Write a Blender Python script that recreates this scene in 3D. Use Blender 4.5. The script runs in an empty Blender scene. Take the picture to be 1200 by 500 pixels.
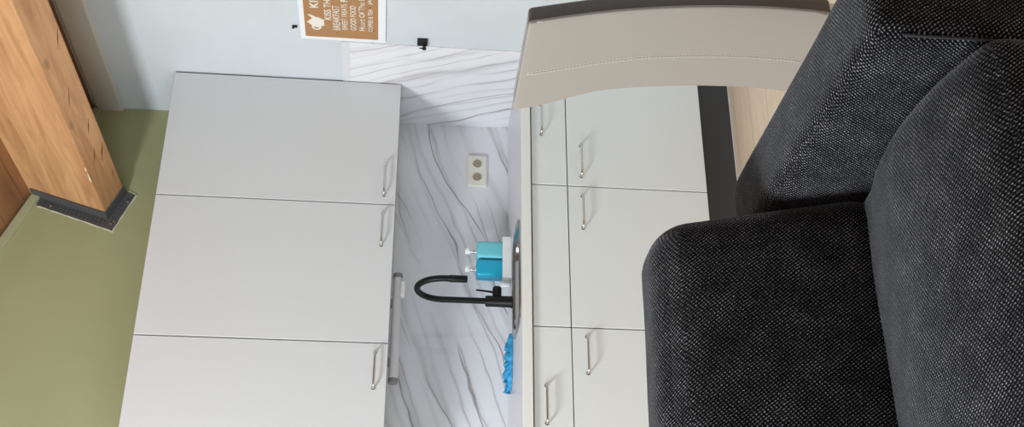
import bpy, bmesh, math, random
from mathutils import Vector, Matrix, noise as mnoise

SC = bpy.context.scene
COL = SC.collection
R = math.radians
random.seed(4)

# ------------------------------------------------------------------ camera
# The photograph is a portrait picture stored on its side: the world's "up" is the picture's left.
CAM = Vector((-2.2308, -3.9657, 1.3388))
YAW, PITCH, ROLL, F_PX = R(-27.8523), R(-5.1766), R(2.5829), 1361.33
fw = Vector((-math.sin(YAW) * math.cos(PITCH), math.cos(YAW) * math.cos(PITCH), math.sin(PITCH)))
rt = Vector((math.cos(YAW), math.sin(YAW), 0))
up = rt.cross(fw)
rt2 = math.cos(ROLL) * rt + math.sin(ROLL) * up
up2 = -math.sin(ROLL) * rt + math.cos(ROLL) * up
cd = bpy.data.cameras.new('camera')
cam = bpy.data.objects.new('camera', cd)
COL.objects.link(cam)
xa, ya, za = -up2, rt2, -fw                 # picture right = world down, picture up = world right
cam.matrix_world = Matrix(((xa.x, ya.x, za.x, CAM.x), (xa.y, ya.y, za.y, CAM.y), (xa.z, ya.z, za.z, CAM.z), (0, 0, 0, 1)))
cd.sensor_fit = 'HORIZONTAL'
cd.sensor_width = 36.0
cd.lens = 36.0 * F_PX / 1200.0
cd.clip_start = 0.02
SC.camera = cam

# ------------------------------------------------------------------ world, lights, exposure
w = bpy.data.worlds.new('world')
SC.world = w
w.use_nodes = True
w.node_tree.nodes['Background'].inputs[0].default_value = (0.75, 0.86, 1.0, 1)
w.node_tree.nodes['Background'].inputs[1].default_value = 1.0
SC.view_settings.view_transform = 'Standard'
SC.view_settings.look = 'None'
SC.view_settings.gamma = 1
SC.view_settings.use_curve_mapping = False
SC.view_settings.exposure = 0.0


def area(name, loc, aim, sx, sy, power, col):
    l = bpy.data.lights.new(name, 'AREA')
    l.shape = 'RECTANGLE'
    l.size, l.size_y, l.energy, l.color = sx, sy, power, col
    o = bpy.data.objects.new(name, l)
    o.location = loc
    o.rotation_euler = Vector(aim).to_track_quat('-Z', 'Y').to_euler()
    COL.objects.link(o)
    return o


area('skylight_daylight', (-3.42, -1.45, 3.06), (0.75, 0.12, -0.62), 0.9, 0.55, 112, (0.93, 0.97, 1.0))
area('window_daylight', (-4.12, -1.8, 1.45), (1, 0.1, 0), 1.1, 1.5, 56, (0.85, 0.94, 1.0))
area('rear_fill', (-2.2, -5.6, 1.5), (0.1, 1, 0.1), 2.2, 1.5, 8, (0.95, 0.97, 1.0))  # soft fill added behind the camera, no source is known there


# ------------------------------------------------------------------ materials
def mat(name, base=(0.8, 0.8, 0.8), rough=0.5, metal=0.0, spec=None, coat=0.0):
    m = bpy.data.materials.new(name)
    m.use_nodes = True
    b = m.node_tree.nodes['Principled BSDF']
    b.inputs['Base Color'].default_value = (*base, 1)
    b.inputs['Roughness'].default_value = rough
    b.inputs['Metallic'].default_value = metal
    if spec is not None:
        b.inputs['Specular IOR Level'].default_value = spec
    if coat:
        b.inputs['Coat Weight'].default_value = coat
        b.inputs['Coat Roughness'].default_value = 0.08
    return m


class NT:
    def __init__(s, m):
        s.t = m.node_tree
        s.b = s.t.nodes['Principled BSDF']

    def n(s, typ, **kw):
        nd = s.t.nodes.new(typ)
        for k, v in kw.items():
            if k.startswith('i_'):
                key = k[2:]
                nd.inputs[int(key) if key.isdigit() else key.replace('_', ' ')].default_value = v
            else:
                setattr(nd, k, v)
        return nd

    def l(s, a, b):
        s.t.links.new(a, b)

    def math(s, op, a, b=None, c=None):
        nd = s.t.nodes.new('ShaderNodeMath')
        nd.operation = op
        for i, v in enumerate((a, b, c)):
            if v is None:
                continue
            if hasattr(v, 'is_output'):
                s.l(v, nd.inputs[i])
            else:
                nd.inputs[i].default_value = v
        return nd.outputs[0]

    def ramp(s, fac, stops):
        nd = s.t.nodes.new('ShaderNodeValToRGB')
        e = nd.color_ramp.elements
        while len(e) > 1:
            e.remove(e[0])
        for i, (p, c) in enumerate(stops):
            el = e[0] if i == 0 else e.new(p)
            el.position = p
            el.color = (*c, 1) if len(c) == 3 else c
        s.l(fac, nd.inputs[0])
        return nd.outputs[0]

    def mix(s, fac, a, b):
        nd = s.t.nodes.new('ShaderNodeMix')
        nd.data_type = 'RGBA'
        for sock, v in ((nd.inputs[0], fac), (nd.inputs[6], a), (nd.inputs[7], b)):
            if hasattr(v, 'is_output'):
                s.l(v, sock)
            else:
                sock.default_value = v if not isinstance(v, tuple) else (*v, 1)
        return nd.outputs[2]

    def coords(s, kind='Object', scale=(1, 1, 1), rot=(0, 0, 0), loc=(0, 0, 0)):
        tc = s.t.nodes.new('ShaderNodeTexCoord')
        mp = s.t.nodes.new('ShaderNodeMapping')
        mp.inputs['Scale'].default_value = scale
        mp.inputs['Rotation'].default_value = rot
        mp.inputs['Location'].default_value = loc
        s.l(tc.outputs[kind], mp.inputs[0])
        return mp.outputs[0]

    def noise(s, vec, scale, detail=4, rough=0.5, dist=0.0):
        nd = s.n('ShaderNodeTexNoise')
        nd.inputs['Scale'].default_value = scale
        nd.inputs['Detail'].default_value = detail
        nd.inputs['Roughness'].default_value = rough
        nd.inputs['Distortion'].default_value = dist
        s.l(vec, nd.inputs['Vector'])
        return nd.outputs['Fac']

    def bump(s, h, strength=0.3, dist=0.002):
        nd = s.n('ShaderNodeBump')
        nd.inputs['Strength'].default_value = strength
        nd.inputs['Distance'].default_value = dist
        s.l(h, nd.inputs['Height'])
        s.l(nd.outputs[0], s.b.inputs['Normal'])

    def base(s, c):
        s.l(c, s.b.inputs['Base Color'])


def plaster(name, col, scale=90, strength=0.25, rough=0.75):
    m = mat(name, col, rough)
    t = NT(m)
    v = t.coords('Object')
    f = t.noise(v, 3.0, 3)
    t.base(t.ramp(f, ((0.3, tuple(c * 0.96 for c in col)), (0.7, tuple(min(1, c * 1.03) for c in col)))))
    t.bump(t.noise(v, scale, 3, 0.6), strength, 0.003)
    return m


M_WALLW = plaster('white_wall_paint', (0.62, 0.675, 0.71), 110, 0.35)
M_GREEN = plaster('olive_green_wall_paint', (0.385, 0.40, 0.215), 130, 0.15)
M_GREENTRIM = plaster('pale_green_trim_paint', (0.42, 0.44, 0.27), 60, 0.1)
M_PLAIN = plaster('plain_wall_paint', (0.55, 0.54, 0.52), 100, 0.2)
M_TRIM = plaster('grey_white_trim_paint', (0.60, 0.58, 0.53), 60, 0.1, 0.5)
M_CAULK = plaster('pale_filler', (0.60, 0.58, 0.45), 200, 0.6, 0.8)


def lacquer(name, col, rough=0.38):
    m = mat(name, col, rough)
    t = NT(m)
    t.bump(t.noise(t.coords('Object'), 260, 2), 0.04, 0.001)
    return m


M_DOOR = lacquer('white_cabinet_laminate', (0.70, 0.72, 0.73))
M_DOORBASE = lacquer('base_cabinet_laminate', (0.80, 0.835, 0.825))  # base cabinet fronts, paler than the wall cabinet doors
M_CARCASS = lacquer('cabinet_carcass_board', (0.30, 0.27, 0.23), 0.6)
M_CARCSIDE = lacquer('cabinet_side_board', (0.52, 0.51, 0.49), 0.5)
M_PLINTH = lacquer('charcoal_plinth_board', (0.045, 0.047, 0.052), 0.5)
M_SEAL = mat('pale_floor_sealant', (0.62, 0.60, 0.58), 0.5)
M_TOP = lacquer('pale_worktop_laminate', (0.70, 0.73, 0.77), 0.28)
M_TOPEDGE = lacquer('cream_worktop_edge', (0.86, 0.87, 0.82), 0.35)
M_CHROME = mat('brushed_steel', (0.62, 0.61, 0.60), 0.22, 1.0)
M_STEEL = mat('sink_stainless_steel', (0.42, 0.42, 0.42), 0.22, 1.0)
M_BLACK = mat('matt_black_metal', (0.006, 0.006, 0.006), 0.45, spec=0.25)
M_BLACKP = mat('black_plastic', (0.008, 0.008, 0.009), 0.5)
M_GALV = mat('dark_grey_steel_angle', (0.10, 0.105, 0.11), 0.55, 0.3)
M_GALVD = mat('steel_angle_holes', (0.02, 0.02, 0.022), 0.6)
M_NAIL = mat('bright_nail_steel', (0.6, 0.6, 0.58), 0.3, 1.0)
M_SOCK = lacquer('cream_socket_plastic', (0.80, 0.775, 0.69), 0.35)
M_SOCKD = lacquer('shaded_socket_plastic', (0.34, 0.29, 0.22), 0.4)  # darker than the plate: shade of a recess put into the colour
M_BRASS = mat('socket_contact_brass', (0.55, 0.46, 0.30), 0.3, 1.0)
M_LAMPGREY = lacquer('lamp_grey_plastic', (0.64, 0.64, 0.68), 0.4)
M_LAMPCAP = lacquer('lamp_end_cap_plastic', (0.22, 0.22, 0.23), 0.4)
M_LAMPW = lacquer('lamp_switch_plastic', (0.84, 0.84, 0.85), 0.4)
M_TEAL = mat('turquoise_plastic', (0.17, 0.62, 0.70), 0.30)
M_BLUE = mat('cyan_blue_plastic', (0.008, 0.42, 0.66), 0.30)
M_WPLAST = mat('white_plastic', (0.82, 0.83, 0.83), 0.35)
M_SIGNW = lacquer('white_sign_board', (0.84, 0.87, 0.88), 0.35)
M_LETTER = mat('cream_print', (0.82, 0.79, 0.70), 0.6)
M_PRINTDK = mat('dark_print', (0.10, 0.055, 0.025), 0.6)
M_GLASS = mat('window_pane_glass', (0.9, 0.95, 1.0), 0.05)
M_GLASS.node_tree.nodes['Principled BSDF'].inputs['Transmission Weight'].default_value = 1.0


def kraft():
    m = mat('brown_card', (0.42, 0.22, 0.09), 0.6)
    t = NT(m)
    f = t.noise(t.coords('Object'), 160, 4, 0.7)
    t.base(t.ramp(f, ((0.3, (0.37, 0.185, 0.075)), (0.7, (0.46, 0.245, 0.10)))))
    return m


M_KRAFT = kraft()


def marble(name, rot):
    m = mat(name, (0.62, 0.61, 0.65), 0.11)
    t = NT(m)
    v = t.coords('UV', rot=(0, 0, rot))
    # gentle wander of the whole pattern
    wn = t.n('ShaderNodeTexNoise')
    wn.inputs['Scale'].default_value = 1.6
    wn.inputs['Detail'].default_value = 3
    t.l(v, wn.inputs['Vector'])
    sub = t.n('ShaderNodeVectorMath', operation='SUBTRACT')
    sub.inputs[1].default_value = (0.5, 0.5, 0.5)
    t.l(wn.outputs['Color'], sub.inputs[0])
    scl = t.n('ShaderNodeVectorMath', operation='SCALE')
    scl.inputs['Scale'].default_value = 0.085
    t.l(sub.outputs[0], scl.inputs[0])
    add = t.n('ShaderNodeVectorMath', operation='ADD')
    t.l(v, add.inputs[0])
    t.l(scl.outputs[0], add.inputs[1])
    wv = add.outputs[0]

    def stretched(sx, sy, ox, scale=1.0, detail=3):
        mp = t.n('ShaderNodeMapping')
        mp.inputs['Scale'].default_value = (sx, sy, 1)
        mp.inputs['Location'].default_value = (ox, ox * 1.7, ox)
        t.l(wv, mp.inputs[0])
        return t.noise(mp.outputs[0], scale, detail, 0.5)

    sp = t.n('ShaderNodeSeparateXYZ')
    t.l(wv, sp.inputs[0])

    def strand(k, wob, sx, sy, ox):
        """position 0..1 across each of the long parallel veins"""
        ph = t.math('ADD', t.math('MULTIPLY', sp.outputs[1], k), t.math('MULTIPLY', stretched(sx, sy, ox, 1.0, 3), wob))
        return t.math('FRACT', ph)

    def gate(sx, sy, ox, a, b):
        return t.ramp(stretched(sx, sy, ox, 1.0, 2), ((a, (0, 0, 0)), (b, (1, 1, 1))))

    s1 = strand(8.0, 1.7, 1.6, 4.0, 3.1)
    s2 = strand(17.0, 1.9, 1.9, 5.0, 8.4)
    line1 = t.ramp(s1, ((0.462, (0, 0, 0)), (0.492, (1, 1, 1)), (0.506, (1, 1, 1)), (0.54, (0, 0, 0))))
    smear = t.ramp(s1, ((0.20, (0, 0, 0)), (0.47, (1, 1, 1)), (0.50, (0.8, 0.8, 0.8)), (0.62, (0, 0, 0))))
    line2 = t.ramp(s2, ((0.44, (0, 0, 0)), (0.49, (1, 1, 1)), (0.51, (1, 1, 1)), (0.57, (0, 0, 0))))
    smear2 = t.ramp(s2, ((0.25, (0, 0, 0)), (0.5, (1, 1, 1)), (0.72, (0, 0, 0))))
    g1 = gate(1.5, 5.0, 12.0, 0.44, 0.58)
    g2 = gate(1.8, 6.0, 27.0, 0.48, 0.60)
    g3 = gate(1.2, 4.0, 21.0, 0.42, 0.60)
    cloud = stretched(0.5, 1.6, 40.0)
    c = t.ramp(cloud, ((0.3, (0.76, 0.765, 0.80)), (0.7, (0.81, 0.815, 0.855))))
    c = t.mix(t.math('MULTIPLY', t.math('MULTIPLY', smear, g3), 0.50), c, (0.40, 0.38, 0.385))
    c = t.mix(t.math('MULTIPLY', t.math('MULTIPLY', smear2, g1), 0.30), c, (0.40, 0.38, 0.385))
    c = t.mix(t.math('MULTIPLY', t.math('MULTIPLY', line2, g2), 0.55), c, (0.30, 0.27, 0.27))
    c = t.mix(t.math('MULTIPLY', t.math('MULTIPLY', line1, g1), 0.78), c, (0.20, 0.175, 0.175))
    t.base(c)
    return m


M_MARBLE = marble('grey_veined_white_panel', R(-21))
M_MARBLE_R = marble('grey_veined_white_side_panel', R(-68))
M_MARBLE_E = mat('pale_panel_edge', (0.70, 0.71, 0.745), 0.2)


def wood(name, light, dark, scale=1.0, knots=True, rough=0.6):
    m = mat(name, light, rough)
    t = NT(m)
    v = t.coords('Object', scale=(9 * scale, 0.8 * scale, 9 * scale))
    f = t.noise(v, 2.2, 6, 0.6, 0.6)
    f2 = t.noise(t.coords('Object', scale=(40 * scale, 1.6 * scale, 40 * scale)), 2.0, 3, 0.6)
    mixd = tuple(0.5 * (a + b) for a, b in zip(light, dark))
    c = t.ramp(f, ((0.28, dark), (0.45, mixd), (0.58, light), (0.8, tuple(min(1, x * 1.08) for x in light))))
    c = t.mix(t.math('MULTIPLY', f2, 0.35), c, dark)
    if knots:
        vo = t.n('ShaderNodeTexVoronoi')
        vo.inputs['Scale'].default_value = 3.3
        t.l(t.coords('Object', scale=(2.2, 0.9, 2.2), loc=(0.3, 0.1, 0.7)), vo.inputs['Vector'])
        k = t.ramp(vo.outputs['Distance'], ((0.0, (1, 1, 1)), (0.09, (0.7, 0.7, 0.7)), (0.15, (0, 0, 0))))
        c = t.mix(t.math('MULTIPLY', k, 0.75), c, (0.12, 0.05, 0.02))
    t.base(c)
    t.bump(f2, 0.15, 0.002)
    return m


M_BEAM = wood('pine_beam_wood', (0.66, 0.375, 0.18), (0.42, 0.20, 0.085))
M_CRACK = mat('dark_wood_crack', (0.13, 0.06, 0.025), 0.9)
M_CHIP = mat('pale_wood_chip', (0.80, 0.66, 0.48), 0.7)
M_ROOF = wood('dark_brown_roof_boards', (0.36, 0.17, 0.075), (0.21, 0.095, 0.04), 0.7, False)


def floor_mat():
    m = mat('light_oak_laminate', (0.6, 0.45, 0.3), 0.4)
    t = NT(m)
    v = t.coords('Object')
    br = t.n('ShaderNodeTexBrick')
    br.inputs['Scale'].default_value = 1.0
    br.inputs['Brick Width'].default_value = 1.25
    br.inputs['Row Height'].default_value = 0.19
    br.inputs['Mortar Size'].default_value = 0.0012
    br.inputs['Color1'].default_value = (0.76, 0.61, 0.45, 1)
    br.inputs['Color2'].default_value = (0.81, 0.67, 0.51, 1)
    br.inputs['Mortar'].default_value = (0.25, 0.16, 0.09, 1)
    t.l(v, br.inputs['Vector'])
    g = t.noise(t.coords('Object', scale=(1.2, 16, 1)), 3.0, 5, 0.6, 0.4)
    c = t.mix(t.ramp(g, ((0.35, (0.45, 0.45, 0.45)), (0.65, (0, 0, 0)))), br.outputs['Color'], (0.62, 0.46, 0.31))
    t.base(c)
    return m


M_FLOOR = floor_mat()


def fabric():
    m = mat('charcoal_woven_fabric', (0.03, 0.03, 0.033), 0.95, spec=0.12)
    t = NT(m)
    tc = t.n('ShaderNodeTexCoord')
    sp = t.n('ShaderNodeSeparateXYZ')
    t.l(tc.outputs['UV'], sp.inputs[0])
    jit = t.noise(tc.outputs['UV'], 45, 3, 0.6)
    u = t.math('ADD', sp.outputs[0], t.math('MULTIPLY', jit, 0.006))
    vv = t.math('ADD', sp.outputs[1], t.math('MULTIPLY', jit, 0.004))
    tw = t.math('SINE', t.math('MULTIPLY', t.math('ADD', u, t.math('MULTIPLY', vv, 0.7)), 2 * math.pi * 150))
    th = t.math('SINE', t.math('MULTIPLY', t.math('SUBTRACT', vv, t.math('MULTIPLY', u, 0.7)), 2 * math.pi * 125))
    h = t.math('ADD', t.math('MULTIPLY', tw, 0.62), t.math('MULTIPLY', th, 0.38))
    fine = t.noise(tc.outputs['UV'], 300, 2, 0.6)
    patch = t.noise(tc.outputs['UV'], 14, 3, 0.6)
    val = t.math('ADD', t.math('ADD', t.math('MULTIPLY', h, 0.24), t.math('MULTIPLY', fine, 0.55)), t.math('ADD', t.math('MULTIPLY', patch, 0.24), 0.105))
    t.base(t.ramp(val, ((0.42, (0.0015, 0.0015, 0.002)), (0.55, (0.007, 0.007, 0.008)), (0.70, (0.11, 0.11, 0.118)), (0.83, (0.46, 0.46, 0.475)))))
    t.bump(h, 0.5, 0.0015)
    t.b.inputs['Sheen Weight'].default_value = 0.22
    t.b.inputs['Sheen Roughness'].default_value = 0.35
    t.b.inputs['Sheen Tint'].default_value = (0.9, 0.93, 1.0, 1)
    return m


M_FABRIC = fabric()
M_SEAM = mat('dark_seam_thread', (0.03, 0.03, 0.033), 0.9)


def leather(name, col, rough, coat=0.0):
    m = mat(name, col, rough, coat=coat)
    t = NT(m)
    vo = t.n('ShaderNodeTexVoronoi', feature='DISTANCE_TO_EDGE')
    vo.inputs['Scale'].default_value = 420
    t.l(t.coords('Object'), vo.inputs['Vector'])
    t.bump(vo.outputs['Distance'], 0.06, 0.001)
    return m


M_LEATHER = leather('taupe_leather', (0.365, 0.335, 0.305), 0.42)
M_LEATHERD = leather('darker_side_leather', (0.085, 0.066, 0.054), 0.2, 0.5)  # darker and glossier than the back panel
M_THREAD = mat('pale_stitch_thread', (0.66, 0.61, 0.56), 0.7)
M_CLOTH = mat('bright_blue_cloth', (0.03, 0.32, 0.62), 0.6)


# ------------------------------------------------------------------ mesh helpers
def box_uv(bm):
    uv = bm.loops.layers.uv.verify()
    for f in bm.faces:
        n = f.normal
        a = max(range(3), key=lambda i: abs(n[i]))
        i, j = ((1, 2), (0, 2), (0, 1))[a]
        for l in f.loops:
            l[uv].uv = (l.vert.co[i], l.vert.co[j])


def obj(name, bm, m, parent=None, smooth=False, loc=None, uv=True):
    bm.normal_update()
    if uv:
        box_uv(bm)
    me = bpy.data.meshes.new(name)
    bm.to_mesh(me)
    bm.free()
    for mm in (m if isinstance(m, (list, tuple)) else [m]):
        me.materials.append(mm)
    if smooth:
        for p in me.polygons:
            p.use_smooth = True
        if smooth is not True:
            me.set_sharp_from_angle(angle=R(smooth))
    o = bpy.data.objects.new(name, me)
    COL.objects.link(o)
    if loc:
        o.location = loc
    if parent:
        o.parent = parent
    return o


def tag(o, label, cat, group=None):
    o['label'] = label
    o['category'] = cat
    if group:
        o['group'] = group
    return o


def thing(name, label, cat, loc=(0, 0, 0), rotz=0, group=None):
    o = bpy.data.objects.new(name, None)
    o.empty_display_size = 0.05
    COL.objects.link(o)
    o.location = loc
    o.rotation_euler = (0, 0, rotz)
    return tag(o, label, cat, group)


def struct(name, bm, m, parent=None, smooth=False):
    o = obj(name, bm, m, parent, smooth)
    if not parent:
        o['kind'] = 'structure'
    return o


def add_box(bm, x0, x1, y0, y1, z0, z1, bevel=0.0, seg=2, mi=0):
    vs = [bm.verts.new((x, y, z)) for x in (x0, x1) for y in (y0, y1) for z in (z0, z1)]
    fs = [bm.faces.new([vs[i] for i in q]) for q in ((0, 1, 3, 2), (4, 6, 7, 5), (0, 4, 5, 1), (2, 3, 7, 6), (0, 2, 6, 4), (1, 5, 7, 3))]
    for f in fs:
        f.material_index = mi
    if bevel:
        es = list({e for f in fs for e in f.edges})
        bmesh.ops.bevel(bm, geom=es, offset=bevel, segments=seg, affect='EDGES', profile=0.5)
    return bm


def box(*a, **k):
    return add_box(bmesh.new(), *a, **k)


def add_tube(bm, pts, rad, n=12, closed=False, caps=True):
    pts = [Vector(p) for p in pts]
    N = len(pts)
    rad = rad if isinstance(rad, (list, tuple)) else [rad] * N
    rings = []
    t0 = (pts[1] - pts[0]).normalized()
    ref = Vector((0, 0, 1)) if abs(t0.z) < 0.9 else Vector((1, 0, 0))
    nrm = t0.cross(ref).normalized()
    for i, p in enumerate(pts):
        a = pts[i - 1] if (i > 0 or closed) else p
        b = pts[(i + 1) % N] if (i < N - 1 or closed) else p
        t = (b - a).normalized()
        nrm = (nrm - t * nrm.dot(t)).normalized()
        bi = t.cross(nrm)
        rings.append([bm.verts.new(p + rad[i] * (math.cos(2 * math.pi * k / n) * nrm + math.sin(2 * math.pi * k / n) * bi)) for k in range(n)])
    for i in range(N if closed else N - 1):
        A, B = rings[i], rings[(i + 1) % N]
        for k in range(n):
            bm.faces.new((A[k], A[(k + 1) % n], B[(k + 1) % n], B[k]))
    if caps and not closed:
        bm.faces.new(rings[0][::-1])
        bm.faces.new(rings[-1])
    return bm


def tube(*a, **k):
    return add_tube(bmesh.new(), *a, **k)


def add_lathe(bm, prof, n=32, c=(0, 0, 0), axis='z'):
    rings = []
    for r, h in prof:
        ring = []
        for k in range(n):
            a = 2 * math.pi * k / n
            p = (r * math.cos(a), r * math.sin(a), h)
            if axis == 'y':
                p = (p[0], h, p[1])
            elif axis == 'x':
                p = (h, p[0], p[1])
            ring.append(bm.verts.new(Vector(c) + Vector(p)))
        rings.append(ring)
    for A, B in zip(rings, rings[1:]):
        for k in range(n):
            bm.faces.new((A[k], A[(k + 1) % n], B[(k + 1) % n], B[k]))
    bm.faces.new(rings[0][::-1])
    bm.faces.new(rings[-1])
    bmesh.ops.recalc_face_normals(bm, faces=bm.faces)
    return bm


def lathe(*a, **k):
    return add_lathe(bmesh.new(), *a, **k)


def add_prism(bm, poly, axis, a, b, bevel=0.0):
    """poly: 2-D outline; axis 'y' -> (x,z) outline run along y from a to b, and so on."""
    def P(p, h):
        return {'x': (h, p[0], p[1]), 'y': (p[0], h, p[1]), 'z': (p[0], p[1], h)}[axis]
    A = [bm.verts.new(P(p, a)) for p in poly]
    B = [bm.verts.new(P(p, b)) for p in poly]
    n = len(poly)
    fs = [bm.faces.new(A), bm.faces.new(B[::-1])]
    for i in range(n):
        fs.append(bm.faces.new((A[i], B[i], B[(i + 1) % n], A[(i + 1) % n])))
    bmesh.ops.recalc_face_normals(bm, faces=fs)
    if bevel:
        bmesh.ops.bevel(bm, geom=list({e for f in fs for e in f.edges}), offset=bevel, segments=2, affect='EDGES', profile=0.5)
    return bm


def prism(*a, **k):
    return add_prism(bmesh.new(), *a, **k)


def soft_box(dx, dy, dz, r, n=22, puff=(0, 0, 0), warp=None, seed=0, wob=0.0):
    """rounded, slightly puffed upholstery block centred on the origin"""
    bm = bmesh.new()
    bmesh.ops.create_cube(bm, size=2.0)
    bmesh.ops.subdivide_edges(bm, edges=bm.edges[:], cuts=n, use_grid_fill=True)
    h = Vector((dx / 2, dy / 2, dz / 2))
    for v in bm.verts:
        s = v.co.copy()
        # denser rings near the edges
        s = Vector([math.copysign(1 - (1 - abs(c)) ** 1.7, c) for c in s])
        p = Vector([s[i] * h[i] for i in range(3)])
        q = Vector([max(-(h[i] - r), min(h[i] - r, p[i])) for i in range(3)])
        d = p - q
        if d.length > 1e-9:
            p = q + d.normalized() * r
        for i in range(3):
            j, k = [a for a in range(3) if a != i]
            p[i] += puff[i] * math.copysign(1, s[i]) * (abs(s[i]) ** 6) * (1 - s[j] ** 2) * (1 - s[k] ** 2) if puff[i] else 0
        if wob:
            nz = mnoise.noise_vector(p * 5 + Vector((seed, seed * 2.3, 0)))
            p += nz * wob
        if warp:
            p = warp(p)
        v.co = p
    return bm


# ------------------------------------------------------------------ measures shared by the room
XW, YW = 0.5907, 0.5405                       # faces of the marble-look panels on right and back walls
ZT = 0.897                                    # worktop top
roof = lambda x: 2.93 - 0.415 * (x - 0.144)   # underside of the roof's right slope
RIDGE_X = -1.95
RZ = roof(RIDGE_X)
LX = -4.2
LZ = RZ - 0.415 * (RIDGE_X - LX)
YB = -5.7

# ------------------------------------------------------------------ setting
struct('floor', box(LX - 0.1, 0.72, YB - 0.1, YW + 0.1, -0.06, 0), M_FLOOR)
bm = prism([(LX - 0.1, 0), (XW + 0.1, 0), (XW + 0.1, roof(XW + 0.1)), (RIDGE_X, RZ), (LX - 0.1, LZ - 0.04)], 'y', YW + 0.006, YW + 0.1)
struct('wall_back', bm, M_GREEN)
struct('wall_right', box(XW + 0.004, XW + 0.1, YB, YW + 0.006, 0, roof(XW) - 0.002), M_WALLW)
# left wall with its window opening
bm = bmesh.new()
wy0, wy1, wz0, wz1 = -2.65, -0.95, 0.85, 2.05
add_box(bm, LX - 0.1, LX, YB, wy0, 0, LZ)
add_box(bm, LX - 0.1, LX, wy1, YW + 0.006, 0, LZ)
add_box(bm, LX - 0.1, LX, wy0, wy1, 0, wz0)
add_box(bm, LX - 0.1, LX, wy0, wy1, wz1, LZ)
struct('wall_left', bm, M_PLAIN)
bm = bmesh.new()
rx0, rx1, rz0, rz1 = -3.4, -1.0, 0.7, 2.3
add_box(bm, LX, rx0, YB - 0.1, YB, 0, LZ)
add_box(bm, rx1, XW + 0.004, YB - 0.1, YB, 0, LZ - 0.3)
add_box(bm, rx0, rx1, YB - 0.1, YB, 0, rz0)
add_box(bm, rx0, rx1, YB - 0.1, YB, rz1, LZ)
add_prism(bm, [(LX, LZ), (rx1, LZ), (rx1, LZ - 0.3), (XW + 0.004, LZ - 0.3), (XW + 0.004, roof(XW)), (RIDGE_X, RZ)], 'y', YB - 0.1, YB)
struct('wall_rear', bm, M_PLAIN)


def window(name, frame_parts, pane):
    f = struct(name, frame_parts, M_WPLAST)
    p = obj('pane', pane, M_GLASS, f)
    return f


bm = bmesh.new()
for (a, b, c, d) in ((wy0, wy0 + 0.06, wz0, wz1), (wy1 - 0.06, wy1, wz0, wz1), (wy0 + 0.06, wy1 - 0.06, wz0, wz0 + 0.06), (wy0 + 0.06, wy1 - 0.06, wz1 - 0.06, wz1), (-1.83, -1.77, wz0 + 0.06, wz1 - 0.06)):
    add_box(bm, LX - 0.08, LX - 0.01, a, b, c, d, 0.004)
window('window_1', bm, box(LX - 0.05, LX - 0.044, wy0 + 0.05, wy1 - 0.05, wz0 + 0.05, wz1 - 0.05))
bm = bmesh.new()
for (a, b, c, d) in ((rx0, rx0 + 0.06, rz0, rz1), (rx1 - 0.06, rx1, rz0, rz1), (rx0 + 0.06, rx1 - 0.06, rz0, rz0 + 0.06), (rx0 + 0.06, rx1 - 0.06, rz1 - 0.06, rz1), (-2.23, -2.17, rz0 + 0.06, rz1 - 0.06)):
    add_box(bm, a, b, YB - 0.08, YB - 0.01, c, d, 0.004)
window('added_window', bm, box(rx0 + 0.05, rx1 - 0.05, YB - 0.05, YB - 0.044, rz0 + 0.05, rz1 - 0.05))  # unseen rear window, added to go with the soft fill

# boarded roof: the right slope, the left slope with a roof window
bm = bmesh.new()
nb = 22
x0r, x1r = RIDGE_X, XW + 0.12
for i in range(nb):
    a = x0r + (x1r - x0r) * i / nb
    b = x0r + (x1r - x0r) * (i + 1) / nb - 0.004
    add_prism(bm, [(a, roof(a)), (b, roof(b)), (b, roof(b) + 0.03), (a, roof(a) + 0.03)], 'y', YB - 0.1, YW + 0.1)
add_prism(bm, [(x0r, roof(x0r) + 0.03), (x1r, roof(x1r) + 0.03), (x1r, roof(x1r) + 0.05), (x0r, roof(x0r) + 0.05)], 'y', YB - 0.1, YW + 0.1)
lroof = lambda x: RZ - 0.415 * (RIDGE_X - x)
sx0, sx1, sy0, sy1 = -3.75, -3.15, -2.0, -0.9
for (a, b, c, d) in ((LX - 0.12, sx0, YB - 0.1, YW + 0.1), (sx1, RIDGE_X, YB - 0.1, YW + 0.1), (sx0, sx1, YB - 0.1, sy0), (sx0, sx1, sy1, YW + 0.1)):
    add_prism(bm, [(a, lroof(a)), (b, lroof(b)), (b, lroof(b) + 0.05), (a, lroof(a) + 0.05)], 'y', c, d)
struct('ceiling', bm, M_ROOF)
bm = bmesh.new()
for (a, b, c, d) in ((sx0, sx0 + 0.05, sy0, sy1), (sx1 - 0.05, sx1, sy0, sy1), (sx0, sx1, sy0, sy0 + 0.05), (sx0, sx1, sy1 - 0.05, sy1)):
    add_prism(bm, [(a, lroof(a)), (b, lroof(b)), (b, lroof(b) + 0.06), (a, lroof(a) + 0.06)], 'y', c, d)
window('window_3', bm, prism([(sx0, lroof(sx0) + 0.04), (sx1, lroof(sx1) + 0.04), (sx1, lroof(sx1) + 0.046), (sx0, lroof(sx0) + 0.046)], 'y', sy0, sy1))

# painted board along the top of the right wall
bm = prism([(XW + 0.004, 2.612), (XW - 0.004, 2.612), (XW - 0.010, 2.622), (XW - 0.012, 2.722), (XW + 0.004, 2.726)], 'y', YB, YW + 0.006)
struct('trim_1', bm, M_TRIM)
# narrow painted batten under the roof on the back wall
bm = bmesh.new()
for (a, b) in ((-1.6, 0.139), (0.29, XW - 0.012)):
    add_prism(bm, [(a, roof(a) - 0.048), (b, roof(b) - 0.048), (b, roof(b) - 0.012), (a, roof(a) - 0.012)], 'y', YW - 0.012, YW + 0.006, 0.002)
struct('trim_2', bm, M_GREENTRIM)

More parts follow.
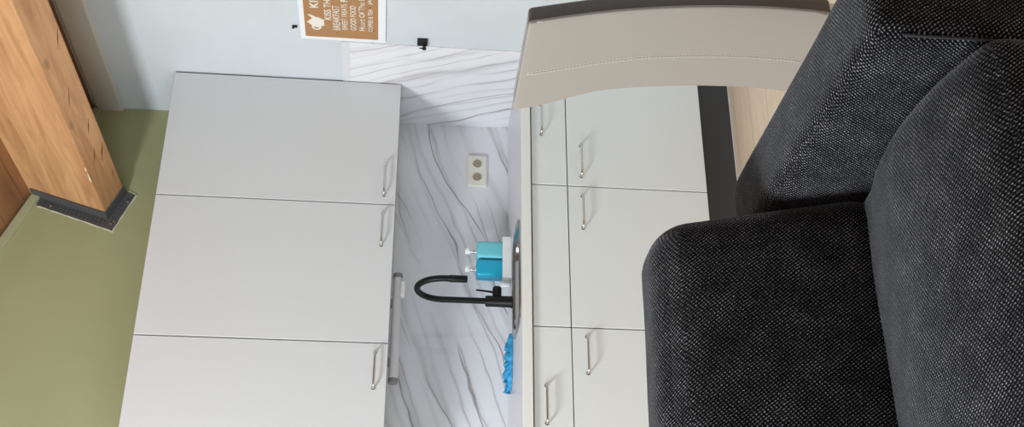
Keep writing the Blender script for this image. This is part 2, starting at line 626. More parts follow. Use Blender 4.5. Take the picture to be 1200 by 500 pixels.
# marble-look wall panels
struct('trim_3', box(-1.2, XW, YW, YW + 0.006, ZT, 1.45), M_MARBLE)
pr = struct('trim_4', box(XW, XW + 0.004, -0.053, YW, ZT, 1.603), M_MARBLE_R)
obj('panel_edge', box(XW - 0.0005, XW + 0.004, -0.053, YW, 1.603, 1.635), M_MARBLE_E, pr)

# ------------------------------------------------------------------ roof beam and its steel angle
BA, BR, BU = Vector((0.043, 2.597)), Vector((0.169, 2.541)), Vector((0.144, 2.93))
sd = Vector((0.101, 0.333)).normalized()
bh = 0.352
far = BR + sd * bh
root = thing('roof_beam', 'heavy tilted pine roof beam with knots running into the green wall', 'beam', (0, 0, 0))
bm = prism([BA, BR, far, BA + sd * bh], 'y', -5.2, YW + 0.02, 0.006)
obj('beam_body', bm, M_BEAM, root)
bd = (BR - BA).normalized()
bmn = Vector((bd.y, -bd.x))                    # outward normal of the underside
bmc = bmesh.new()
# cracks across the underside, as shallow slivers
for (t, y, ln, wd) in ((0.35, 0.16, 0.10, 0.006), (0.62, 0.20, 0.13, 0.007), (0.55, -0.02, 0.10, 0.005), (0.30, -0.25, 0.12, 0.004), (0.7, -0.55, 0.12, 0.004), (0.45, -0.9, 0.1, 0.004), (0.75, 0.36, 0.06, 0.004)):
    p = BA + bd * 0.138 * t
    q = p + bd * 0.030 * (ln / 0.1)
    a = Vector((p.x, y, p.y)) + Vector((bmn.x, 0, bmn.y)) * 0.0006
    b = Vector((q.x, y - ln * 0.8, q.y)) + Vector((bmn.x, 0, bmn.y)) * 0.0006
    mid = (a + b) / 2
    off = Vector((bd.x, 0.5, bd.y)) * wd * 0.5
    dn = Vector((bmn.x, 0, bmn.y)) * -0.004
    top = [bmc.verts.new(v) for v in (a, mid - off, b, mid + off)]
    bot = [bmc.verts.new(v + dn) for v in (a, mid - off, b, mid + off)]
    bmc.faces.new(top)
    for i in range(4):
        bmc.faces.new((top[i], bot[i], bot[(i + 1) % 4], top[(i + 1) % 4]))
bmesh.ops.recalc_face_normals(bmc, faces=bmc.faces)
obj('crack', bmc, M_CRACK, root)
# a pale splintered patch on the lower arris
bmp = bmesh.new()
for (y, ln) in ((0.20, 0.08), (0.13, 0.03)):
    c = BA + (bd + sd).normalized() * 0.001
    add_tube(bmp, [(c.x, y + ln / 2, c.y), (c.x - 0.001, y + ln * 0.2, c.y), (c.x, y - ln / 2, c.y)], [0.001, 0.0045, 0.001], 6)
obj('splinter', bmp, M_CHIP, root, smooth=True)

root = thing('steel_angle', 'dark grey perforated steel angle wrapped around the beam end on green wall', 'bracket', (0, 0, 0))
ns = Vector((-sd.y, sd.x))                     # outward normal of the beam's left side


def wrap(off_in, off_out, y0, y1, top=0.335):
    A = BA + ns * off_in + bmn * off_in
    B = BR + bmn * off_in + bd * 0.002
    Ao = BA + ns * off_out + bmn * off_out
    Bo = BR + bmn * off_out + bd * 0.002
    T, To = BA + sd * top + ns * off_in, BA + sd * top + ns * off_out
    return prism([T, A, B, Bo, Ao, To], 'y', y0, y1)


obj('sleeve', wrap(0.001, 0.007, YW - 0.055, YW + 0.006), M_GALV, root)
fl = obj('flange', wrap(0.006, 0.043, YW - 0.001, YW + 0.006, 0.30), M_GALV, root)
for row in (0.018, 0.032):
    bmh = bmesh.new()
    for k in range(16):
        p = BA + ns * row + sd * (0.018 * k)
        add_lathe(bmh, [(0.0028, YW - 0.0018), (0.0028, YW)], 8, (p.x, 0, p.y), 'y')
    obj('hole_row', bmh, M_GALVD, root)
    bmh = bmesh.new()
    for k in range(6):
        p = BA + bmn * row + bd * (0.012 + 0.021 * k)
        add_lathe(bmh, [(0.0028, YW - 0.0018), (0.0028, YW)], 8, (p.x, 0, p.y), 'y')
    obj('hole_row', bmh, M_GALVD, root)
for (p) in (BA + ns * 0.02 + bmn * 0.028, BA + ns * 0.005 + bmn * 0.036, BA + bd * 0.10 + bmn * 0.035, BA + ns * 0.03 + sd * 0.24):
    obj('nail', lathe([(0.002, YW - 0.006), (0.0055, YW - 0.006), (0.006, YW - 0.004), (0.005, YW - 0.001)], 12, (p.x, 0, p.y), 'y'), M_NAIL, root, smooth=40)
# ragged filler line on the wall around the angle
pts = []
path = [BA + ns * 0.044 + sd * 0.30, BA + ns * 0.045 + sd * 0.15, BA + ns * 0.045 + bmn * 0.044, BR + bmn * 0.045, BR + bmn * 0.045 + bd * 0.012, BR + bmn * 0.0 + bd * 0.012]
for a, b in zip(path, path[1:]):
    for k in range(8):
        p = a.lerp(b, k / 8)
        j = 0.002 * math.sin(k * 2.1 + p.x * 60)
        pts.append((p.x + j, YW + 0.0055, p.y + j))
obj('filler_edge', tube(pts, [0.0035 + 0.0015 * math.sin(i * 1.7) for i in range(len(pts))], 6), M_CAULK, root, smooth=True)

# ------------------------------------------------------------------ kitchen run
XS = [-1.2, -0.6, 0.0, 0.589]


def bow_handle(parent, xc, y, z, length=0.142, name='handle'):
    h = length / 2
    pts = [(xc - h, y, z), (xc - h, y - 0.010, z), (xc - h + 0.002, y - 0.022, z), (xc - h + 0.010, y - 0.028, z)]
    pts += [(xc - h + 0.010 + (length - 0.02) * k / 8, y - 0.0285, z) for k in range(1, 8)]
    pts += [(xc + h - 0.010, y - 0.028, z), (xc + h - 0.002, y - 0.022, z), (xc + h, y - 0.010, z), (xc + h, y, z)]
    bm = tube(pts, 0.0046, 10)
    add_lathe(bm, [(0.0078, y - 0.004), (0.007, y)], 14, (xc - h, 0, z), 'y')
    add_lathe(bm, [(0.0078, y - 0.004), (0.007, y)], 14, (xc + h, 0, z), 'y')
    return obj(name, bm, M_CHROME, parent, smooth=50)


G = 0.0022
base_specs = [
    ('white base cabinet at the far left, drawer handle above door handle', -0.709, -0.902),
    ('white sink base cabinet under the faucet, plain front panel without a drawer handle', -0.117, None),
    ('white base cabinet beside the marble side panel, partly behind the beige chair', 0.113, 0.300),
]
for i, (lab, hx, dhx) in enumerate(base_specs):
    a, b = XS[i], XS[i + 1]
    t = thing('base_cabinet', lab, 'cabinet', ((a + b) / 2, 0.27, 0), 0, 'base cabinets of the kitchen run')
    ox, oy = (a + b) / 2, 0.27
    L = lambda x0, x1, y0, y1, z0, z1, bv=0.0: box(x0 - ox, x1 - ox, y0 - oy, y1 - oy, z0, z1, bevel=bv)
    bm = bmesh.new()
    add_box(bm, a - ox, a + 0.018 - ox, 0.019 - oy, 0.53 - oy, 0.149, 0.858)
    add_box(bm, b - 0.018 - ox, b - ox, 0.019 - oy, 0.53 - oy, 0.149, 0.858)
    add_box(bm, a + 0.018 - ox, b - 0.018 - ox, 0.019 - oy, 0.53 - oy, 0.149, 0.167)
    add_box(bm, a + 0.018 - ox, b - 0.018 - ox, 0.51 - oy, 0.53 - oy, 0.167, 0.858)
    if dhx is not None:
        add_box(bm, a + 0.018 - ox, b - 0.018 - ox, 0.019 - oy, 0.10 - oy, 0.70, 0.72)
        add_box(bm, a + 0.018 - ox, b - 0.018 - ox, 0.019 - oy, 0.10 - oy, 0.845, 0.858)
    obj('body', bm, M_CARCASS, t)
    d = obj('door', L(a + G, b - G, 0, 0.018, 0.149, 0.7095, 0.0018), M_DOORBASE, t)
    bow_handle(d, hx - ox, -oy, 0.6555)
    dr = obj('drawer', L(a + G, b - G, 0, 0.018, 0.7135, 0.853, 0.0018), M_DOORBASE, t)
    if dhx is not None:
        bow_handle(dr, dhx - ox, -oy, 0.8135 if i == 2 else 0.8100)

# plinth board with a pale sealant bead along the floor
t = thing('plinth', 'long charcoal plinth board under the white base cabinets', 'plinth', (-0.3, 0.05, 0))
obj('board', box(-0.9, 0.889, 0, 0.016, 0.004, 0.148, bevel=0.001), M_PLINTH, t)
obj('sealant', box(-0.9, 0.889, -0.004, 0.010, 0, 0.006, bevel=0.0015), M_SEAL, t)

# worktop with an opening for the sink
t = thing('worktop', 'long pale worktop with a cream front edge over the base cabinets', 'worktop', (0, 0, 0))
SX0, SX1, SY0, SY1 = -0.545, -0.130, 0.045, 0.285
bm = bmesh.new()
x0, x1 = -1.2, XW
z0, z1 = 0.8595, ZT
add_box(bm, x0, SX0, -0.012, YW, z0, z1)
add_box(bm, SX1, x1, -0.012, YW, z0, z1)
add_box(bm, SX0, SX1, SY1, YW, z0, z1)
add_box(bm, SX0, SX1, -0.012, SY0, z0, z1)
obj('slab', bm, M_TOP, t)
obj('front_edge', box(x0, x1, -0.020, -0.012, z0, z1, bevel=0.003, seg=3), M_TOPEDGE, t)

# inset sink
sc_x, sc_y = (SX0 + SX1) / 2, (SY0 + SY1) / 2


def rrect(hx, hy, r, n=8):
    out = []
    for (sx, sy, a0) in ((1, 1, 0), (-1, 1, 90), (-1, -1, 180), (1, -1, 270)):
        for k in range(n + 1):
            a = R(a0 + 90 * k / n)
            out.append((sx * (hx - r) + r * math.cos(a), sy * (hy - r) + r * math.sin(a)))
    return out


t = thing('kitchen_sink', 'small stainless steel inset sink in the worktop in front of the faucet', 'sink', (sc_x, sc_y, ZT))
hx, hy = (SX1 - SX0) / 2, (SY1 - SY0) / 2
levels = [(hx + 0.020, hy + 0.016, 0.085, 0.0005), (hx + 0.018, hy + 0.014, 0.085, 0.005), (hx + 0.010, hy + 0.008, 0.08, 0.0065), (hx - 0.010, hy - 0.008, 0.075, 0.003), (hx - 0.016, hy - 0.014, 0.07, -0.012), (hx - 0.026, hy - 0.024, 0.065, -0.130), (hx - 0.05, hy - 0.05, 0.05, -0.145)]
bm = bmesh.new()
rings = [[bm.verts.new((x, y, z)) for (x, y) in rrect(a, b, r)] for (a, b, r, z) in levels]
for A, B in zip(rings, rings[1:]):
    n = len(A)
    for k in range(n):
        bm.faces.new((A[k], A[(k + 1) % n], B[(k + 1) % n], B[k]))
bm.faces.new(rings[-1])
bmesh.ops.recalc_face_normals(bm, faces=bm.faces)
obj('basin', bm, M_STEEL, t, smooth=60)
obj('drain', lathe([(0.004, -0.1445), (0.038, -0.1445), (0.042, -0.1435), (0.036, -0.142), (0.004, -0.143)], 24), M_CHROME, t, smooth=40)
obj('overflow', lathe([(0.004, hy - 0.019), (0.02, hy - 0.019), (0.018, hy - 0.0225), (0.004, hy - 0.0225)], 20, (0.06, 0, -0.045), 'y'), M_CHROME, t, smooth=40)

# black faucet
t = thing('faucet', 'matt black gooseneck kitchen faucet standing behind the sink', 'faucet', (-0.358, 0.345, ZT))
obj('base', lathe([(0.001, 0), (0.026, 0), (0.026, 0.004), (0.0235, 0.007), (0.0225, 0.105), (0.021, 0.109), (0.001, 0.109)], 28), M_BLACK, t, smooth=40)
pts = [(0, 0, 0.10), (0, 0, 0.16), (0, 0, 0.22), (0, 0, 0.285)]
rad = 0.098
for k in range(1, 16):
    a = math.pi * k / 16
    pts.append((0.004 * k / 16, -rad + rad * math.cos(a), 0.285 + rad * math.sin(a) * 1.05))
pts += [(0.004, -2 * rad, 0.285), (0.004, -2 * rad, 0.25)]
obj('spout', tube(pts, 0.0125, 18), M_BLACK, t, smooth=60)
obj('spray_head', lathe([(0.001, 0.195), (0.0125, 0.195), (0.0145, 0.199), (0.0145, 0.262), (0.0125, 0.268), (0.001, 0.268)], 22, (0.004, -2 * rad, 0)), M_BLACK, t, smooth=40)
lv = obj('lever', lathe([(0.001, 0.018), (0.017, 0.018), (0.0185, 0.024), (0.0185, 0.058), (0.016, 0.062), (0.001, 0.062)], 22, (0, 0, 0.062), 'x'), M_BLACK, t, smooth=40)
obj('lever_pin', tube([(0.040, 0, 0.078), (0.041, -0.004, 0.10), (0.042, -0.012, 0.148)], [0.0048, 0.0042, 0.0038], 10), M_BLACK, lv, smooth=60)

# dispenser tray with its two bottles
TX, TY = -0.146, 0.415
t = thing('dispenser_tray', 'white plastic tray under the two blue soap dispensers', 'tray', (TX, TY, ZT))
bm = bmesh.new()
add_box(bm, -0.092, 0.092, -0.052, 0.052, 0, 0.006, 0.003)
obj('tray_base', bm, M_WPLAST, t)
bm = bmesh.new()
for (a, b, c, d) in ((-0.092, 0.092, -0.052, -0.047), (-0.092, 0.092, 0.047, 0.052), (-0.092, -0.087, -0.047, 0.047), (0.087, 0.092, -0.047, 0.047)):
    add_box(bm, a, b, c, d, 0.006, 0.038, 0.0015)
obj('tray_rim', bm, M_WPLAST, t)


def dispenser(x, m, lab):
    t = thing('soap_dispenser', lab, 'soap dispenser', (x, TY, ZT + 0.0062), 0, 'soap dispensers on the white tray')
    bm = bmesh.new()
    lv = [(0.036, 0.030, 0.016, 0.0), (0.0385, 0.033, 0.016, 0.004), (0.0395, 0.034, 0.016, 0.02), (0.0395, 0.034, 0.016, 0.120), (0.0385, 0.033, 0.016, 0.130), (0.034, 0.029, 0.014, 0.1365), (0.015, 0.014, 0.010, 0.1385)]
    rings = [[bm.verts.new((px, py, z)) for (px, py) in rrect(a, b, r, 5)] for (a, b, r, z) in lv]
    for A, B in zip(rings, rings[1:]):
        n = len(A)
        for k in range(n):
            bm.faces.new((A[k], A[(k + 1) % n], B[(k + 1) % n], B[k]))
    bm.faces.new(rings[0][::-1])
    bm.faces.new(rings[-1])
    obj('bottle', bm, m, t, smooth=50)
    p = obj('pump', lathe([(0.001, 0.138), (0.0115, 0.138), (0.0115, 0.146), (0.0085, 0.148), (0.0085, 0.165), (0.001, 0.165)], 18), M_CHROME, t, smooth=40)
    bm = lathe([(0.001, 0.163), (0.0115, 0.163), (0.013, 0.167), (0.0125, 0.182), (0.010, 0.185), (0.001, 0.185)], 18)
    add_tube(bm, [(0, -0.008, 0.176), (0, -0.022, 0.176), (0, -0.033, 0.172)], [0.005, 0.0045, 0.0035], 8)
    obj('nozzle', bm, M_WPLAST, p, smooth=40)


dispenser(TX + 0.0415, M_TEAL, 'light turquoise soap dispenser on the white tray, farther from the faucet')
dispenser(TX - 0.0415, M_BLUE, 'deep cyan blue soap dispenser on the white tray, nearer the faucet')

# crumpled blue cloth on the worktop
bm = bmesh.new()
nx, ny = 46, 26
grid = []
for i in range(nx + 1):
    row = []
    for j in range(ny + 1):
        s, q = i / nx, j / ny * 2 - 1
        x = -0.722 + 0.222 * s
        wdt = 0.048 * (0.35 + 0.65 * math.sin(math.pi * min(1, max(0, s * 0.86 + 0.10))) ** 0.7) + 0.010 * mnoise.noise(Vector((s * 9, 3.3, 1)))
        env = (1 - abs(q) ** 2.2) * (0.45 + 0.55 * math.sin(math.pi * min(1, s * 0.9 + 0.1)))
        nz = mnoise.noise(Vector((s * 7, q * 2.4, 0.7))) + 0.6 * mnoise.noise(Vector((s * 17, q * 5, 4.7))) + 0.4 * mnoise.noise(Vector((s * 34, q * 9, 2.2)))
        z = ZT + 0.001 + max(0, env * (0.024 + 0.016 * nz))
        if s < 0.22:
            z += 0.024 * max(0, mnoise.noise(Vector((s * 26 + 3, q * 3, 9))) + 0.15) * (1 - abs(q))
        y = 0.352 + 0.045 * (1 - s) + q * wdt + 0.008 * mnoise.noise(Vector((s * 12, q * 4, 6)))
        row.append(bm.verts.new((x + 0.010 * mnoise.noise(Vector((s * 8, q * 6, 11))), y, z)))
    grid.append(row)
for i in range(nx):
    for j in range(ny):
        bm.faces.new((grid[i][j], grid[i + 1][j], grid[i + 1][j + 1], grid[i][j + 1]))
o = obj('cleaning_cloth', bm, M_CLOTH, smooth=True)
sm = o.modifiers.new('thickness', 'SOLIDIFY')
sm.thickness = 0.0012
sm.offset = 1
tag(o, 'crumpled bright blue cleaning cloth on the worktop left of the sink', 'cloth')

# double wall socket
t = thing('wall_socket', 'cream double wall socket on the marble backsplash', 'socket', (0.354, YW, 1.034))
PW, PH = 0.079, 0.0445
bm = bmesh.new()
lv = [(PW, PH, 0.006, 0.0), (PW, PH, 0.006, -0.008), (PW - 0.003, PH - 0.003, 0.005, -0.011), (PW - 0.008, PH - 0.008, 0.004, -0.0115)]
rings = [[bm.verts.new((px, z, py)) for (px, py) in rrect(a, b, r, 4)] for (a, b, r, z) in lv]
for A, B in zip(rings, rings[1:]):
    n = len(A)
    for k in range(n):
        bm.faces.new((A[k], A[(k + 1) % n], B[(k + 1) % n], B[k]))
bm.faces.new(rings[-1])
bm.faces.new(rings[0][::-1])
bmesh.ops.recalc_face_normals(bm, faces=bm.faces)
obj('plate', bm, M_SOCK, t, smooth=40)
for sx in (0.034, -0.034):
    bm = bmesh.new()
    add_lathe(bm, [(0.0195, -0.0120), (0.0215, -0.0135), (0.0225, -0.0115), (0.0225, -0.011)], 28, (sx, 0, 0), 'y')
    s = obj('outlet', bm, M_SOCK, t, smooth=40)
    obj('outlet_shade', lathe([(0.001, -0.0142), (0.0185, -0.0142), (0.0185, -0.0138), (0.001, -0.0136)], 24, (sx, 0, 0), 'y'), M_SOCKD, s)  # raised disc, coloured as the shade inside a recess
    bm = bmesh.new()
    for dx in (-0.0095, 0.0095):
        add_lathe(bm, [(0.0025, -0.0168), (0.0045, -0.0164), (0.0045, -0.0142)], 12, (sx + dx, 0, 0), 'y')
    for dz in (-0.015, 0.015):
        add_box(bm, sx - 0.003, sx + 0.003, -0.0168, -0.0142, dz - 0.0025, dz + 0.0025)
    obj('contact', bm, M_BRASS, s)

# ------------------------------------------------------------------ wall cabinets
YU, ZUB, ZUT = 0.2259, 1.3862, 2.3391
up_specs = [
    ('white wall cabinet at the far left above the grey lamp tube', -0.7125),
    ('white wall cabinet in the middle, above the faucet', -0.1160),
    ('white wall cabinet against the right wall, above the cream socket', 0.1100),
]
for i, (lab, hx) in enumerate(up_specs):
    a, b = XS[i], XS[i + 1]
    ox = (a + b) / 2
    t = thing('wall_cabinet', lab, 'cabinet', (ox, YU, ZUB), 0, 'wall cabinets above the worktop')
    bm = bmesh.new()
    H = ZUT - ZUB
    D = YW - YU
    add_box(bm, a - ox, a + 0.016 - ox, 0.020, D, 0, H)
    add_box(bm, b - 0.016 - ox, b - ox, 0.020, D, 0, H)
    add_box(bm, a + 0.016 - ox, b - 0.016 - ox, 0.020, D, 0, 0.016)
    add_box(bm, a + 0.016 - ox, b - 0.016 - ox, 0.020, D, H - 0.016, H)
    add_box(bm, a + 0.016 - ox, b - 0.016 - ox, D - 0.006, D, 0.016, H - 0.016)
    obj('body', bm, M_CARCSIDE, t)
    d = obj('door', box(a + G - ox, b - G - ox, 0, 0.018, 0.001, H, bevel=0.0018), M_DOOR, t)
    bow_handle(d, hx - ox, 0, 0.048)

# lamp tube below the cabinets
t = thing('under_cabinet_lamp', 'grey tubular lamp with switch under the left wall cabinets', 'lamp', (-0.495, 0.30, ZUB))
ry, rz = 0.019, -0.024
obj('lamp_body', tube([(-0.222, 0, rz), (0.200, 0, rz)], 0.0185, 24), M_LAMPGREY, t, smooth=50)
obj('end_cap', tube([(-0.242, 0, rz), (-0.240, 0, rz), (-0.222, 0, rz)], [0.016, 0.0192, 0.0192], 24), M_LAMPCAP, t, smooth=40)
obj('end_cap', tube([(0.200, 0, rz), (0.218, 0, rz), (0.220, 0, rz)], [0.0192, 0.0192, 0.016], 24), M_LAMPCAP, t, smooth=40)
s = obj('switch_block', box(0.122, 0.184, -0.018, 0.018, rz - 0.030, rz - 0.012, bevel=0.004), M_LAMPW, t)
obj('switch', box(0.140, 0.166, -0.007, 0.007, rz - 0.033, rz - 0.029, bevel=0.001), M_LAMPGREY, s)
for q in (-0.155, 0.09):
    obj('mounting_clip', box(q - 0.015, q + 0.015, -0.012, 0.012, -0.010, 0, bevel=0.001), M_LAMPCAP, t)

# ------------------------------------------------------------------ right wall: sign, nail, hook
XR = XW + 0.004
t = thing('kitchen_sign', 'white framed brown sign with cream kitchen words on the right wall', 'sign', (XR, -0.072, 1.455))
SW, SH = 0.50, 0.340
# local: -y runs to the sign's right, z up, -x out of the wall
obj('board', box(-0.012, 0, -SW, 0, 0, SH, bevel=0.001), M_SIGNW, t)
obj('card', box(-0.0128, -0.0115, -SW + 0.022, -0.020, 0.030, SH - 0.020), M_KRAFT, t)


def lettering(txt, y, z, h, width=None, bold=0.0):
    cu = bpy.data.curves.new('lettering', 'FONT')
    cu.body = txt
    cu.size = 1.0
    cu.offset = bold
    o = bpy.data.objects.new('lettering', cu)
    COL.objects.link(o)
    dg = bpy.context.evaluated_depsgraph_get()
    me = bpy.data.meshes.new_from_object(o.evaluated_get(dg))
    bpy.data.objects.remove(o)
    xs = [v.co.x for v in me.vertices]
    ys = [v.co.y for v in me.vertices]
    x0, x1, y0, y1 = min(xs), max(xs), min(ys), max(ys)
    sy = h / (y1 - y0)
    sx = width / (x1 - x0) if width else sy
    for v in me.vertices:
        X, Y = (v.co.x - x0) * sx, (v.co.y - y0) * sy
        v.co = (-0.0134, y - X, z + Y)
    bm = bmesh.new()
    bm.from_mesh(me)
    bpy.data.meshes.remove(me)
    ex = bmesh.ops.extrude_face_region(bm, geom=bm.faces[:])
    bmesh.ops.translate(bm, verts=[g for g in ex['geom'] if isinstance(g, bmesh.types.BMVert)], vec=(0.0005, 0, 0))
    bmesh.ops.recalc_face_normals(bm, faces=bm.faces)
    return obj('lettering', bm, M_LETTER, t)


# (text, start, bottom, height, width)
for (txt, y, z, h, wd, bo) in (
        ('KITCHEN', -0.207, 0.260, 0.036, 0.225, 0.03),
        ('KISS THE COOK', -0.136, 0.213, 0.028, 0.27, 0.02),
        ('BREAKFAST', -0.072, 0.180, 0.029, 0.157, 0.012),
        ('SWEET TREATS', -0.075, 0.151, 0.022, 0.165, 0.012),
        ('PIE', -0.255, 0.149, 0.026, 0.06, 0.03),
        ('GOOD FOOD', -0.076, 0.116, 0.024, 0.158, 0.015),
        ('Heart Of The Home', -0.076, 0.082, 0.0235, 0.275, 0.018),
        ('COFFEE & TEA', -0.074, 0.051, 0.0185, 0.144, 0.012),
        ('JAM', -0.247, 0.051, 0.0185, 0.05, 0.02)):
    lettering(txt, y, z, h, wd, bo)
# teapot picture: body, spout, handle, lid
bm = bmesh.new()


def flat(outline, dx=-0.0134):
    A = [bm.verts.new((dx, y, z)) for (y, z) in outline]
    B = [bm.verts.new((dx + 0.0005, y, z)) for (y, z) in outline]
    bm.faces.new(A)
    n = len(A)
    for i in range(n):
        bm.faces.new((A[i], B[i], B[(i + 1) % n], A[(i + 1) % n]))


cy, cz = -0.116, 0.273
flat([(cy + 0.033 * math.cos(2 * math.pi * k / 28), cz - 0.001 + 0.027 * math.sin(2 * math.pi * k / 28)) for k in range(28)])
flat([(cy - 0.018, cz + 0.008), (cy - 0.022, cz - 0.016), (cy - 0.046, cz + 0.018), (cy - 0.053, cz + 0.032), (cy - 0.041, cz + 0.029)], -0.0136)
flat([(cy + 0.020, cz + 0.016), (cy - 0.020, cz + 0.016), (cy - 0.012, cz + 0.028), (cy - 0.005, cz + 0.030), (cy - 0.004, cz + 0.037), (cy + 0.004, cz + 0.037), (cy + 0.005, cz + 0.030), (cy + 0.012, cz + 0.028)], -0.0138)
flat([(cy + 0.020, cz - 0.018), (cy - 0.020, cz - 0.018), (cy - 0.022, cz - 0.030), (cy + 0.022, cz - 0.030)], -0.0140)
n = 16
outer = [(cy + 0.027 + 0.022 * math.cos(R(-95 + 190 * k / n)), cz + 0.001 + 0.020 * math.sin(R(-95 + 190 * k / n))) for k in range(n + 1)]
inner = [(cy + 0.027 + 0.014 * math.cos(R(-95 + 190 * k / n)), cz + 0.001 + 0.011 * math.sin(R(-95 + 190 * k / n))) for k in range(n + 1)]
flat(outer + inner[::-1], -0.0142)
bmesh.ops.recalc_face_normals(bm, faces=bm.faces)
obj('teapot_picture', bm, M_LETTER, t)
for (y, z, r) in ((-0.176, 0.302, 0.0028), (-0.158, 0.296, 0.0022), (-0.192, 0.305, 0.0022), (-0.080, 0.047, 0.0035), (-0.230, 0.062, 0.003), (-0.052, 0.195, 0.0022)):
    bm = bmesh.new()
    flat([(y + r * math.cos(2 * math.pi * k / 8), z + r * math.sin(2 * math.pi * k / 8)) for k in range(8)], -0.01365)
    bmesh.ops.recalc_face_normals(bm, faces=bm.faces)
    obj('printed_dot', bm, M_PRINTDK, t)

bm = bmesh.new()
add_lathe(bm, [(0.001, -0.010), (0.005, -0.010), (0.006, -0.008), (0.003, -0.006), (0.003, 0.0)], 12, (0, 0, 0.006), 'x')
add_lathe(bm, [(0.001, -0.010), (0.004, -0.010), (0.005, -0.008), (0.0025, -0.006), (0.0025, 0.0)], 12, (0, -0.006, -0.006), 'x')
add_box(bm, -0.004, 0, -0.009, 0.003, -0.010, 0.010, 0.001)
o = obj('wall_nail', bm, M_BLACKP, loc=(XR, -0.135, 1.817))
tag(o, 'tiny black wall fixing just above the brown kitchen sign', 'nail')

t = thing('wall_hook', 'small black square wall hook with round peg above the marble side panel edge', 'hook', (XR, -0.082, 1.306))
obj('plate', box(-0.014, 0, -0.024, 0.014, -0.021, 0.021, bevel=0.002), M_BLACKP, t)
obj('peg', lathe([(0.001, -0.034), (0.008, -0.034), (0.0095, -0.030), (0.0085, -0.026), (0.005, -0.024), (0.005, -0.012), (0.001, -0.012)], 16, (0, 0.006, -0.008), 'x'), M_BLACKP, t, smooth=40)
obj('side_pin', tube([(-0.030, 0.006, 0.012), (-0.030, 0.006, -0.004)], 0.0025, 8), M_BLACKP, t, smooth=40)

# ------------------------------------------------------------------ chair with curved back
CY0, CY1 = -1.600, -1.240
prof = [(-0.437, 1.052), (-0.424, 1.00), (-0.409, 0.94), (-0.393, 0.875), (-0.375, 0.775), (-0.360, 0.672), (-0.350, 0.57), (-0.344, 0.47), (-0.342, 0.38), (-0.345, 0.30), (-0.350, 0.245)]


def prof_x(z):
    for (xa_, za_), (xb_, zb_) in zip(prof, prof[1:]):
        if za_ >= z >= zb_:
            f = (za_ - z) / (za_ - zb_)
            return xa_ + (xb_ - xa_) * f
    return prof[0][0] if z > prof[0][1] else prof[-1][0]


def smooth_prof(n=40):
    out = []
    z0_, z1_ = prof[0][1], prof[-1][1]
    for k in range(n + 1):
        z = z0_ + (z1_ - z0_) * k / n
        xs = [prof_x(min(z0_, max(z1_, z + d))) for d in (-0.06, -0.03, 0, 0.03, 0.06)]
        out.append((sum(xs) / 5 if 3 < k < n - 3 else xs[2], z))
    return out


SP = smooth_prof()


def flare(y, z):
    """the back widens a little towards its top, on the side away from the camera"""
    f = max(0.0, min(1.0, (z - 0.76) / 0.26))
    g = max(0.0, min(1.0, (y - CY0) / (CY1 - CY0)))
    return y + 0.042 * f * f * (3 - 2 * f) * g


def slab(x_off0, x_off1, y0, y1, zt=None, zb=None, bev=0.0):
    """curved upright slab following the back's profile"""
    pts = [p for p in SP if (zt is None or p[1] <= zt) and (zb is None or p[1] >= zb)]
    poly = [(x + x_off0, z) for (x, z) in pts] + [(x + x_off1, z) for (x, z) in reversed(pts)]
    bm = bmesh.new()
    n = len(pts)
    cols = []
    ny_ = 8
    for j in range(ny_ + 1):
        y = y0 + (y1 - y0) * j / ny_
        cols.append([bm.verts.new((p[0], y, p[1])) for p in poly])
    m_ = len(poly)
    for c in cols:
        for v in c:
            v.co.y = flare(v.co.y, v.co.z)
    for j in range(ny_):
        for i in range(m_):
            bm.faces.new((cols[j][i], cols[j][(i + 1) % m_], cols[j + 1][(i + 1) % m_], cols[j + 1][i]))
    for c in (cols[0], cols[-1]):
        for i in range(n - 1):
            bm.faces.new((c[i], c[i + 1], c[m_ - 2 - i], c[m_ - 1 - i]))
    bmesh.ops.recalc_face_normals(bm, faces=bm.faces)
    if bev:
        es = [e for e in bm.edges if e.calc_face_angle(0) > R(50)]
        bmesh.ops.bevel(bm, geom=es, offset=bev, segments=4, affect='EDGES', profile=0.5)
    return bm


t = thing('dining_chair', 'taupe leather high-backed dining chair with darker sides, behind the sofa arm', 'chair', (0, 0, 0))
b = obj('backrest', slab(0.004, 0.060, CY0 + 0.004, CY1 - 0.004, bev=0.010), M_LEATHERD, t, smooth=50)
obj('back_panel', slab(0.0, 0.013, CY0, CY1, bev=0.005), M_LEATHER, b, smooth=50)
# piping along the rear edges and double stitching down the panel
for y, x_off, rr in ((CY0 + 0.001, 0.004, 0.0035), (CY1 - 0.001, 0.004, 0.0035)):
    obj('piping', tube([(x + x_off, flare(y, z), z) for (x, z) in SP[1:-1]], rr, 8), M_LEATHER, b, smooth=True)
bm = bmesh.new()
YS = lambda z: -1.374 - 0.016 * max(0, min(1, (0.95 - z) / 0.25))
for dy in (-0.005, 0.005):
    pts = SP[1:-1]
    for k in range(len(pts) - 1):
        for s in (0.05, 0.55):
            p = Vector((pts[k][0] - 0.0006, YS(pts[k][1]) + dy, pts[k][1])).lerp(Vector((pts[k + 1][0] - 0.0006, YS(pts[k + 1][1]) + dy, pts[k + 1][1])), s)
            q = Vector((pts[k][0] - 0.0006, YS(pts[k][1]) + dy, pts[k][1])).lerp(Vector((pts[k + 1][0] - 0.0006, YS(pts[k + 1][1]) + dy, pts[k + 1][1])), s + 0.38)
            add_tube(bm, [p, q], 0.0019, 5)
obj('stitching', bm, M_THREAD, b)
bm = tube([(x - 0.0002, YS(z), z) for (x, z) in SP[1:-1]], 0.0016, 6)
obj('seam', bm, M_LEATHER, b, smooth=True)
bm = soft_box(0.45, 0.37, 0.13, 0.04, 12, (0, 0, 0.012))
st = obj('seat', bm, M_LEATHER, t, smooth=True, loc=(-0.065, -1.42, 0.415))
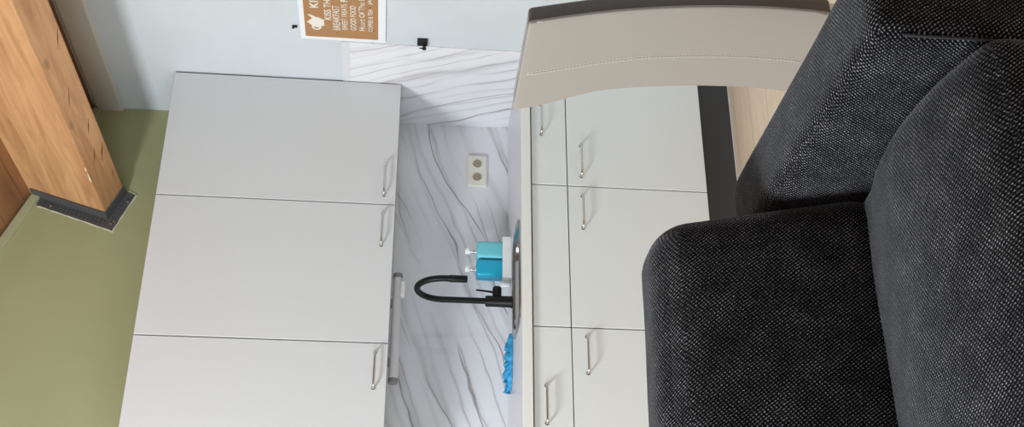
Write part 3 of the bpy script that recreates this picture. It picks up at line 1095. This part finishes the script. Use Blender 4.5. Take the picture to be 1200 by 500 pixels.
for (x, y) in ((-0.305, CY0 + 0.035), (-0.305, CY1 - 0.035), (0.12, CY0 + 0.035), (0.12, CY1 - 0.035)):
    zt = 0.252 if x < 0 else 0.356
    bm = bmesh.new()
    add_prism(bm, [(x - 0.014, y - 0.014), (x + 0.014, y - 0.014), (x + 0.014, y + 0.014), (x - 0.014, y + 0.014)], 'z', 0, zt, 0.003)
    obj('leg', bm, M_CHROME, t)

# ------------------------------------------------------------------ sofa, facing the camera
t = thing('sofa', 'charcoal woven fabric sofa in the foreground, turned away from the kitchen', 'sofa', (0, 0, 0))
AX0, AX1 = -1.118, -0.940           # right arm
SL = -2.62                          # left end
ARY0, ARY1 = -2.535, -1.715
bm = soft_box(AX1 - AX0, ARY1 - ARY0, 0.56, 0.035, 20, (0.006, 0, 0.006), wob=0.002, seed=3)
obj('arm', bm, M_FABRIC, t, smooth=True, loc=((AX0 + AX1) / 2, (ARY0 + ARY1) / 2, 0.05 + 0.28))
bm = soft_box(AX1 - AX0, ARY1 - ARY0, 0.56, 0.035, 14, (0.006, 0, 0.006), wob=0.002, seed=5)
obj('arm', bm, M_FABRIC, t, smooth=True, loc=(SL - (AX1 - AX0) / 2, (ARY0 + ARY1) / 2, 0.05 + 0.28))
bm = soft_box(AX0 - SL, 0.80, 0.22, 0.03, 10)
obj('seat_base', bm, M_FABRIC, t, smooth=True, loc=((AX0 + SL) / 2, -2.125, 0.165))
bm = soft_box(AX0 - SL, 0.11, 0.60, 0.03, 10)
obj('back_frame', bm, M_FABRIC, t, smooth=True, loc=((AX0 + SL) / 2, -1.72, 0.37))
half = (AX0 - SL) / 2
for k in range(2):
    cx = AX0 - half * (k + 0.5)
    wd = half - 0.004

    def lean(p):
        q = p.copy()
        q.y += 0.42 * p.z
        return q
    bm = soft_box(wd, 0.20, 0.44, 0.075, 26, (0, 0.025, 0.004), warp=lean, wob=0.004, seed=7 + k)
    obj('back_cushion', bm, M_FABRIC, t, smooth=True, loc=(cx, -1.872, 0.612))

    def crown(p):
        q = p.copy()
        if q.z > 0:
            q.z += 0.036 * max(0.0, 1 - ((q.y + 0.09) / 0.24) ** 2)
        return q
    bm = soft_box(wd, 0.70, 0.18, 0.045, 26, (0.006, 0.01, 0.010), warp=crown, wob=0.004, seed=11 + k)
    obj('seat_cushion', bm, M_FABRIC, t, smooth=True, loc=(cx, -2.215, 0.357))
obj('seam', tube([(AX0 + 0.004, ARY0 + 0.012, z) for z in (0.10, 0.2, 0.3, 0.4, 0.5, 0.56)], 0.0025, 6), M_SEAM, t, smooth=True)
for x in (SL - 0.09, AX1 - 0.09):
    for y in (ARY0 + 0.07, ARY1 - 0.07):
        obj('foot', lathe([(0.001, 0), (0.02, 0), (0.026, 0.053), (0.001, 0.053)], 18, (x, y, 0)), M_BLACKP, t, smooth=40)
